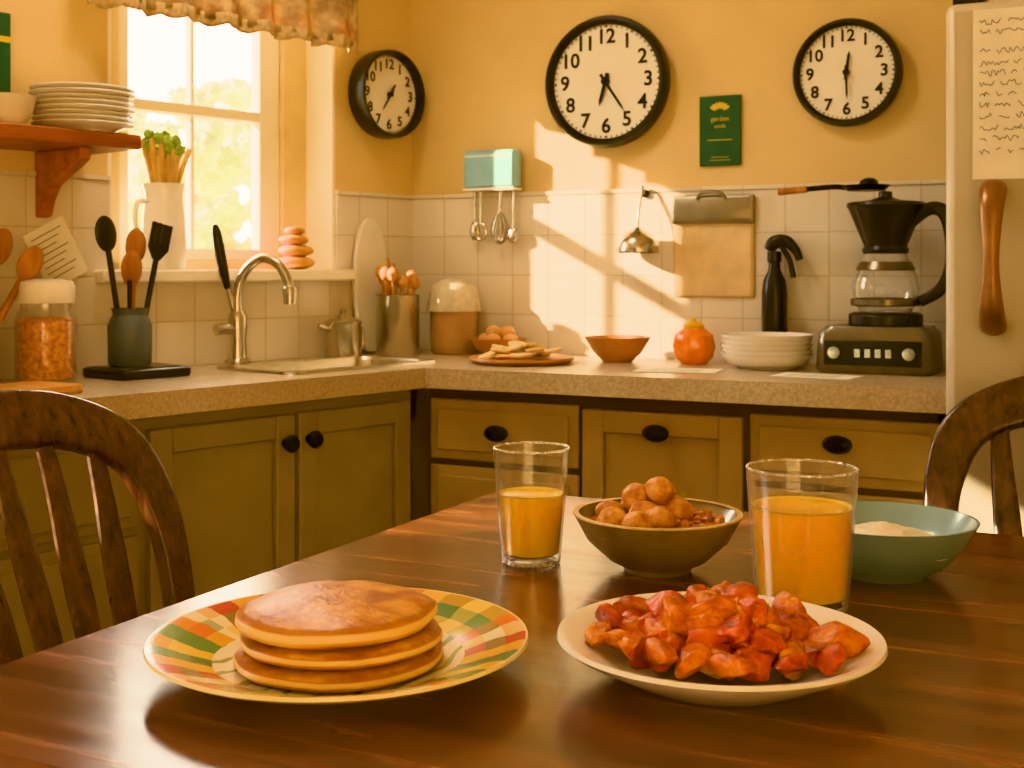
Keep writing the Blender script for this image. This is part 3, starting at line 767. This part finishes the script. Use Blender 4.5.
# ------------------------------------------------------------------ chairs (face local +x)
def chair(loc, rz):
    g = group('dining_chair', loc, rz)
    bm = BM(); loft(bm, [(0, 0, .17, .17, .05, .43), (0, 0, .195, .195, .06, .438), (0, 0, .2, .2, .06, .452), (0, 0, .19, .19, .06, .458), (0, 0, .12, .12, .06, .452)]); mk('seat', bm, CHAIRW, g)
    bm = BM()
    for i, (x, y) in enumerate(((.14, .15), (.14, -.15), (-.14, .15), (-.14, -.15))):
        ex = x*1.25; ey = y*1.2
        p = cr([(ex, ey, 0, .013), (ex*.97, ey*.97, .1, .016), (x*1.1, y*1.08, .25, .02), (x, y, .435, .016)], 5)
        sweep(bm, p, [(v[3], v[3]) for v in p], up=(1, 0, 0))
    tube(bm, [(.165, .168, .15), (.165, -.168, .15)], .01); tube(bm, [(-.165, .168, .2), (-.165, -.168, .2)], .01)
    tube(bm, [(.165, .168, .18), (-.165, .168, .18)], .01, up=(0, 0, 1)); tube(bm, [(.165, -.168, .18), (-.165, -.168, .18)], .01)
    mk('legs', bm, CHAIRW, g)
    def bp3(y, h):  # back plane, reclined and slightly curved
        return (-.165-.22*h-.22*h*h-.5*(.2**2-y*y)*.9*min(1, h/.3), y, .45+h*.97)
    hoop = [(-.155, 0, .018), (-.182, .12, .019), (-.203, .24, .021), (-.203, .33, .026), (-.175, .40, .032), (-.10, .438, .035), (0, .448, .036),
            (.10, .438, .035), (.175, .40, .032), (.203, .33, .026), (.203, .24, .021), (.182, .12, .019), (.155, 0, .018)]
    hp = cr(hoop, 6); path = [bp3(y, h) for y, h, w in hp]
    bm = BM(); sweep(bm, path, [(w, .012) for y, h, w in hp], up=(1, 0, .3), seg=20, power=5); mk('back_hoop', bm, CHAIRW, g)
    for i, y in enumerate((-.12, -.06, 0, .06, .12)):
        top = .425-.9*y*y*1.4; prof = cr([(y*.8, 0, .010), (y*.88, .12, .015), (y*.98, .24, .019), (y*1.08, .34, .015), (y*1.12, top-.01, .012)], 5)
        bm = BM(); sweep(bm, [bp3(a, b) for a, b, w in prof], [(w, .006) for a, b, w in prof], up=(1, 0, .3), seg=12, power=3); mk('slat_%d' % (i+1), bm, CHAIRW, g)
    return g
chair((.655, -1.485, 0), 0)
chair((1.465, -.925, 0), R(-90))

# ------------------------------------------------------------------ table ware
def plaid():
    m = bpy.data.materials.new('painted_plaid_ceramic'); k = N(m)
    tc = k.add('ShaderNodeTexCoord'); sp_ = k.add('ShaderNodeSeparateXYZ'); k.link(tc.outputs['Object'], sp_.inputs[0])
    nz = k.add('ShaderNodeTexNoise'); nz.inputs['Scale'].default_value = 30; k.link(tc.outputs['Object'], nz.inputs['Vector'])
    x, y, z = sp_.outputs; jit = k.math('MULTIPLY', k.math('SUBTRACT', nz.outputs['Fac'], .5), .16)
    ang = k.math('ADD', k.math('ARCTAN2', y, x), jit)
    r = k.math('SQRT', k.math('ADD', k.math('MULTIPLY', x, x), k.math('MULTIPLY', y, y)))
    rj = k.math('ADD', r, k.math('MULTIPLY', jit, .02))
    A = k.math('FLOOR', k.math('MULTIPLY', ang, 35/(2*math.pi)))
    seq = k.math('FRACT', k.math('MULTIPLY', k.math('ADD', A, 70.02), 1/7.))
    c4 = k.ramp(seq, [(0, lin((70, 116, 54))), (1/7-.01, lin((238, 180, 44))), (2/7-.01, lin((196, 52, 30))), (3/7-.01, lin((240, 228, 190))), (4/7-.01, lin((222, 116, 36))), (5/7-.01, lin((94, 142, 76))), (6/7-.01, lin((238, 204, 92)))], 'CONSTANT')
    B = k.math('FLOOR', k.math('MULTIPLY', k.math('SUBTRACT', rj, .096), 1/.016))
    bnd = k.ramp(k.math('MULTIPLY', B, .33), [(0, lin((238, 196, 70))), (.25, lin((88, 132, 72))), (.6, lin((230, 156, 52)))], 'CONSTANT')
    par = k.math('MODULO', k.math('ABSOLUTE', k.math('ADD', A, B)), 2.)
    colr = k.mix(k.math('MULTIPLY', par, .6), c4, bnd)
    colr = k.mix(k.math('MULTIPLY', nz.outputs['Fac'], .12), colr, lin((240, 226, 180)))
    wv = k.add('ShaderNodeTexWave'); wv.inputs['Scale'].default_value = 14; wv.inputs['Distortion'].default_value = 6; k.link(tc.outputs['Object'], wv.inputs[0])
    inner = k.mix(k.math('GREATER_THAN', wv.outputs['Fac'], .85), lin((242, 230, 200)), lin((160, 164, 104)))
    mask = k.math('GREATER_THAN', rj, .096)
    c = k.mix(mask, inner, colr)
    edge = k.math('GREATER_THAN', r, .1435); c = k.mix(edge, c, lin((240, 222, 170)))
    up_ = k.add('ShaderNodeNewGeometry'); s2 = k.add('ShaderNodeSeparateXYZ'); k.link(up_.outputs['Normal'], s2.inputs[0])
    c = k.mix(k.math('GREATER_THAN', s2.outputs[2], 0.), lin((236, 222, 188)), c)
    k.link(c, k.b.inputs['Base Color']); k.b.inputs['Roughness'].default_value = .2; k.b.inputs['Coat Weight'].default_value = .2
    return m
pp = group('painted_plate', (.949, -1.688, TZ)); bm = BM()
lathe(bm, [(0, 0), (.075, 0), (.079, .003), (.095, .007), (.14, .0215), (.146, .025), (.145, .0275), (.139, .0265), (.098, .0125), (.085, .008), (.06, .006), (0, .006)], 96); mk('plate', bm, plaid(), pp)

def pancake_mat():
    m = bpy.data.materials.new('pancake'); k = N(m)
    tc = k.add('ShaderNodeTexCoord'); ge = k.add('ShaderNodeNewGeometry'); sp_ = k.add('ShaderNodeSeparateXYZ'); k.link(ge.outputs['Normal'], sp_.inputs[0])
    nz = k.add('ShaderNodeTexNoise'); nz.inputs['Scale'].default_value = 36; nz.inputs['Detail'].default_value = 8; nz.inputs['Roughness'].default_value = .6; k.link(tc.outputs['Object'], nz.inputs['Vector'])
    n2 = k.add('ShaderNodeTexNoise'); n2.inputs['Scale'].default_value = 150; n2.inputs['Detail'].default_value = 4; k.link(tc.outputs['Object'], n2.inputs['Vector'])
    top = k.ramp(nz.outputs['Fac'], [(.34, lin((164, 94, 32))), (.5, lin((198, 130, 54))), (.66, lin((220, 162, 84)))])
    nzv = k.math('ADD', k.math('ABSOLUTE', sp_.outputs[2]), k.math('MULTIPLY', k.math('SUBTRACT', nz.outputs['Fac'], .5), .5))
    f = k.ramp(nzv, [(.45, (0, 0, 0, 1)), (.72, (1, 1, 1, 1))])
    ring = k.ramp(nzv, [(.66, (0, 0, 0, 1)), (.8, (1, 1, 1, 1)), (.93, (1, 1, 1, 1)), (1., (0, 0, 0, 1))])
    c = k.mix(f, lin((238, 200, 130)), top); c = k.mix(k.math('MULTIPLY', ring, .55), c, lin((154, 84, 28)))
    k.link(c, k.b.inputs['Base Color']); k.b.inputs['Roughness'].default_value = .4
    k.b.inputs['Subsurface Weight'].default_value = .1; k.b.inputs['Subsurface Radius'].default_value = (.008, .005, .003)
    bp = k.add('ShaderNodeBump'); bp.inputs['Strength'].default_value = .45; bp.inputs['Distance'].default_value = .002
    k.link(n2.outputs['Fac'], bp.inputs['Height']); k.link(bp.outputs[0], k.b.inputs['Normal'])
    return m
PAN = pancake_mat()
pc = group('pancake_stack', (.949, -1.688, TZ+.0068))
for i, (r_, dx, dy, zz, th) in enumerate([(.081, .003, -.003, 0, .92), (.080, -.001, .003, .0132, .92), (.0775, -.006, .002, .0264, 1.18)]):
    bm = BM(); prof = [(0, 0), (.5, 0), (.86, .0005), (.955, .0028), (.995, .0068), (.985, .0105), (.93, .0128), (.8, .0142), (.55, .0149), (.3, .0150), (0, .0151)]
    pr = []
    for a, b in zip(prof, prof[1:]):
        for j in range(3): pr.append((a[0]+(b[0]-a[0])*j/3, a[1]+(b[1]-a[1])*j/3))
    pr.append(prof[-1]); pr = [(a*r_, b*th) for a, b in pr]
    lathe(bm, pr, 96)
    for v in bm.verts:
        l_ = math.hypot(v.co.x, v.co.y)/r_; ca = v.co.normalized() if l_ > 0 else Vector((0, 0, 0))
        n_ = noise.noise(Vector((ca.x*1.6+i*7, ca.y*1.6, i*3.3))); n2_ = noise.noise(Vector((v.co.x*55+i*3, v.co.y*55, i)))
        k_ = 1+.06*n_*l_+.015*n2_*l_; v.co.x *= k_; v.co.y *= k_
        v.co.z += .0014*n2_*l_*l_+.003*n_*l_*l_*(1 if i else .3)
        if i == 2: v.co.z += .006*(1-l_*l_)*(v.co.z > .004)
    mk('pancake_%d' % (i+1), bm, PAN, pc, loc=(dx, dy, zz), ang=80)

wp = group('dinner_plate', (1.217, -1.5775, TZ)); bm = BM()
lathe(bm, [(0, 0), (.062, 0), (.066, .003), (.08, .008), (.116, .026), (.1225, .031), (.1215, .034), (.115, .0325), (.08, .0145), (.068, .009), (.05, .007), (0, .0065)], 96); mk('plate', bm, WHITE, wp)
def food_mat(name, c1, c2, c3, sc=22, rough=.28):
    m = bpy.data.materials.new(name); k = N(m); tc = k.add('ShaderNodeTexCoord')
    nz = k.add('ShaderNodeTexNoise'); nz.inputs['Scale'].default_value = sc; nz.inputs['Detail'].default_value = 7; nz.inputs['Roughness'].default_value = .65; k.link(tc.outputs['Object'], nz.inputs['Vector'])
    k.link(k.ramp(nz.outputs['Fac'], [(.36, lin(c1)), (.5, lin(c2)), (.64, lin(c3))]), k.b.inputs['Base Color'])
    k.b.inputs['Roughness'].default_value = rough; k.b.inputs['Specular IOR Level'].default_value = .4
    n2 = k.add('ShaderNodeTexNoise'); n2.inputs['Scale'].default_value = 130; n2.inputs['Detail'].default_value = 7; k.link(tc.outputs['Object'], n2.inputs['Vector'])
    bp = k.add('ShaderNodeBump'); bp.inputs['Strength'].default_value = .8; bp.inputs['Distance'].default_value = .003
    k.link(n2.outputs['Fac'], bp.inputs['Height']); k.link(bp.outputs[0], k.b.inputs['Normal']); return m
FM = [food_mat('tomato_chunk', (128, 38, 4), (188, 68, 8), (216, 104, 18), 45, .3), food_mat('roast_potato', (164, 80, 14), (208, 124, 30), (234, 174, 72), 45, .34), food_mat('sauced_chicken', (144, 56, 8), (196, 94, 14), (226, 138, 36), 45, .3)]
hs = group('vegetable_hash', (1.217, -1.5775, TZ+.0095)); bm = BM(); rnd = random.Random(11)
nC = 110
for i in range(nC):
    t = i/nC; a = i*2.39996; rm_ = .086*(1-.7*t)
    rr_ = rm_*math.sqrt(rnd.random()) if t > .45 else .088*math.sqrt((i+.5)/(nC*.45))
    z = .011+.036*t*(1-(rr_/.1)**2)+.003*rnd.random()+max(0, (rr_-.062))*.35
    s = rnd.uniform(.011, .019); q_ = Vector((rnd.uniform(-.8, .8), rnd.uniform(-.8, .8), rnd.uniform(.4, 1))).to_track_quat('Z', 'Y')
    blob(bm, (rr_*math.cos(a)*1.06, rr_*math.sin(a)*.9, z), (s*1.25, s*rnd.uniform(.7, 1.0), s*rnd.uniform(.5, .75)), .2, 2.0, seed=i+100, sub=3, rot=q_, mi=rnd.choice((0, 0, 1, 2, 2)), cuts=6, ch=(.5, .8))
mk('chunks', bm, FM, hs, ang=40)

def tumbler(name, loc, r0, r1, h, fill, jm):
    g = group(name, loc); t = .0022; bm = BM()
    ri = lambda z: r0+(r1-r0)*z/h
    lathe(bm, [(0, 0), (r0*.9, 0), (r0, .002), (ri(h/2), h/2), (r1, h-.0015), (r1-t, h-.0015), (ri(h/2)-t, h/2), (ri(.01)-t, .012), (r0*.8, .009), (0, .009)], 64); mk('glass', bm, GLASS, g)
    bm = BM(); pth = [((r1-t/2)*math.cos(a), (r1-t/2)*math.sin(a), h-.001) for a in [i*math.pi/36 for i in range(72)]]
    sweep(bm, pth, .0012, closed=True, seg=8); pth = [((r0-.003)*math.cos(a), (r0-.003)*math.sin(a), .003) for a in [i*math.pi/36 for i in range(72)]]; sweep(bm, pth, .0025, closed=True, seg=8); mk('rim', bm, RIMG, g)
    t2 = t+.0002; bm = BM(); lathe(bm, [(0, .0095), (r0*.8, .0095), (ri(.012)-t2, .0125), (ri(fill*.5)-t2, fill*.5), (ri(fill)-t2, fill), (ri(fill)-t2-.002, fill-.0008), (0, fill-.0008)], 64); mk('juice', bm, jm, g)
    bm = BM(); lathe(bm, [(ri(fill)-t2-.004, fill-.0006), (ri(fill)-t2, fill+.0012)], 64); mk('foam_ring', bm, FOAM, g)
    return g
tumbler('orange_juice_glass', (.931, -1.308, TZ), .0305, .0405, .122, .073, JUICE2)
tumbler('orange_juice_glass', (1.226, -1.352, TZ), .0415, .0505, .128, .092, JUICE)

BOWLE = mat('glazed_stoneware', (104, 86, 62), .3, vs=22, col2=(170, 148, 108), coat=.4)
bo = group('snack_bowl', (1.060, -1.278, TZ)); bm = BM()
lathe(bm, [(0, 0), (.034, 0), (.036, .005), (.05, .012), (.072, .032), (.0845, .055), (.0865, .058), (.083, .0585), (.069, .035), (.047, .016), (.03, .011), (0, .01)], 72); mk('bowl', bm, BOWLE, bo)
bm = BM(); lathe(bm, [(.0805, .0592), (.0865, .0595), (.0868, .058)], 72); mk('rim_band', bm, mat('bowl_rim', (206, 178, 128), .4), bo)
bm = BM(); lathe(bm, [(0, .044), (.04, .043), (.072, .038)], 40); rnd = random.Random(5)
for i in range(260):
    a = rnd.uniform(0, 6.28); rr_ = .074*math.sqrt(rnd.random()); x_ = rr_*math.cos(a); blob(bm, (x_, rr_*math.sin(a), .043+rnd.random()*.008+(.008*(1-rr_/.074) if x_ > 0 else 0)), (.0065, .005, .0045), .3, seed=i, sub=1)
mk('nuts', bm, food_mat('candied_nuts', (110, 54, 20), (176, 98, 42), (214, 146, 80), 60), bo)
bm = BM(); rnd = random.Random(2)
for i, (x, y, z) in enumerate([(-.05, -.004, .053), (-.036, -.034, .052), (-.036, .03, .055), (-.008, -.014, .058), (-.004, -.046, .053), (-.01, .022, .058), (-.024, .004, .072), (.0, .006, .080), (.012, -.03, .056), (.016, .012, .060)]):
    blob(bm, (x, y, z), (.0165, .0155, .015), .14, 1.5, seed=i, sub=3)
mk('dumplings', bm, food_mat('fried_dumpling', (166, 94, 42), (206, 140, 78), (232, 182, 122), 60, .38), bo)

BLUE = mat('celadon_glaze', (136, 166, 172), .25, var=.08, vs=14, coat=.4)
b2 = group('yogurt_bowl', (1.270, -1.192, TZ)); bm = BM()
lathe(bm, [(0, 0), (.042, 0), (.045, .004), (.06, .012), (.08, .034), (.0905, .053), (.093, .057), (.0895, .057), (.077, .036), (.056, .017), (.035, .011), (0, .01)], 72); mk('bowl', bm, BLUE, b2)
bm = BM(); pr = [(0, .053), (.006, .052), (.014, .047), (.024, .0475), (.033, .042), (.044, .0415), (.054, .037), (.066, .0335), (.0715, .029)]
lathe(bm, pr, 64, wob=lambda a, z: 1+.06*math.sin(a*3+z*300)+.04*math.sin(a*7))
mk('yogurt', bm, mat('cream', (240, 232, 212), .35, var=.03, sss=.2), b2)

# ------------------------------------------------------------------ outdoors
OUT = mat('washed_out_foliage', (240, 240, 222), .9, var=.15, vs=3, bump=.2, bs=6)  # leaf colour paled to carry sun haze and overexposure
TRK = mat('washed_out_bark', (210, 200, 180), .9)  # bark paled likewise, backlit glare put into the colour
for (x, y, h, s) in ((-11.5, 11.5, 4.0, .9), (-16, 21, 6, 1.5), (-12, 19, 4.6, 1.1), (-19, 18, 5, 1.4), (-14, 15.5, 3.6, 1.)):
    g = group('garden_tree', (x, y, -.45)); bm = BM(); p = cr([(0, 0, 0, .16*s), (.1, 0, h*.4, .1*s), (0, .1, h*.8, .06*s)], 5); sweep(bm, p, [(v[3], v[3]) for v in p], up=(1, 0, 0)); mk('trunk', bm, TRK, g)
    bm = BM(); rnd = random.Random(int(h*10))
    for i in range(60):
        d = Vector((rnd.gauss(0, 1), rnd.gauss(0, 1), rnd.gauss(0, .8))).normalized()*rnd.uniform(.3, 1.6)*s
        blob(bm, (d.x, d.y, h*.72+d.z), rnd.uniform(.12, .36)*s, .6, 3, seed=i, sub=3)
    mk('canopy', bm, OUT, g)
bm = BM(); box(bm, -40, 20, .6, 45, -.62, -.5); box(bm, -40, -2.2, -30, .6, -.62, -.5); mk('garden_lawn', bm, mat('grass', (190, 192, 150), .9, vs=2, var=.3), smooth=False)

# ------------------------------------------------------------------ light
sun = bpy.data.lights.new('sun', 'SUN'); sun.energy = 27; sun.color = (1, .81, .53); sun.angle = R(.8)
so = bpy.data.objects.new('sun', sun); SC.collection.objects.link(so)
so.rotation_euler = Vector((1.47, 1, -.66)).to_track_quat('-Z', 'Y').to_euler()
al = bpy.data.lights.new('fill_light', 'AREA'); al.energy = 11.5; al.size = .3; al.color = (1, .85, .62)  # added fill with no fixture, lights the table from the window side
ao = bpy.data.objects.new('fill_light', al); ao.location = (.22, -.85, 2.2); SC.collection.objects.link(ao)
ao.rotation_euler = (Vector((1.15, -1.45, .75))-ao.location).to_track_quat('-Z', 'Y').to_euler()

w = bpy.data.worlds.new('w'); SC.world = w; w.use_nodes = True; nt_ = w.node_tree; nn = nt_.nodes; bg = nn['Background']
tc = nn.new('ShaderNodeTexCoord'); dt = nn.new('ShaderNodeVectorMath'); dt.operation = 'DOT_PRODUCT'; dt.inputs[1].default_value = Vector((-.85, .45, .25)).normalized()
nt_.links.new(tc.outputs['Generated'], dt.inputs[0])
rp = nn.new('ShaderNodeValToRGB'); nt_.links.new(dt.outputs['Value'], rp.inputs[0]); e = rp.color_ramp.elements
e[0].position = .0; e[0].color = (.60, .51, .39, 1); e[1].position = .75; e[1].color = (1, .93, .78, 1)
mr = nn.new('ShaderNodeMapRange'); mr.inputs[1].default_value = 0; mr.inputs[2].default_value = .8; mr.inputs[3].default_value = .36; mr.inputs[4].default_value = 19.
nt_.links.new(dt.outputs['Value'], mr.inputs[0]); nt_.links.new(rp.outputs[0], bg.inputs[0]); nt_.links.new(mr.outputs[0], bg.inputs[1])
SC.view_settings.view_transform = 'Khronos PBR Neutral'
SC.view_settings.look = 'None'

# ------------------------------------------------------------------ camera
cam = bpy.data.cameras.new('camera'); co = bpy.data.objects.new('camera', cam); SC.collection.objects.link(co)
co.location = (1.498, -2.493, 1.06); co.rotation_euler = (R(90), 0, R(26.46))
cam.sensor_width = 36; cam.lens = 43.95; cam.shift_y = -116/1024; cam.clip_start = .02
cam.dof.use_dof = True; cam.dof.focus_distance = 1.2; cam.dof.aperture_fstop = 14
SC.camera = co
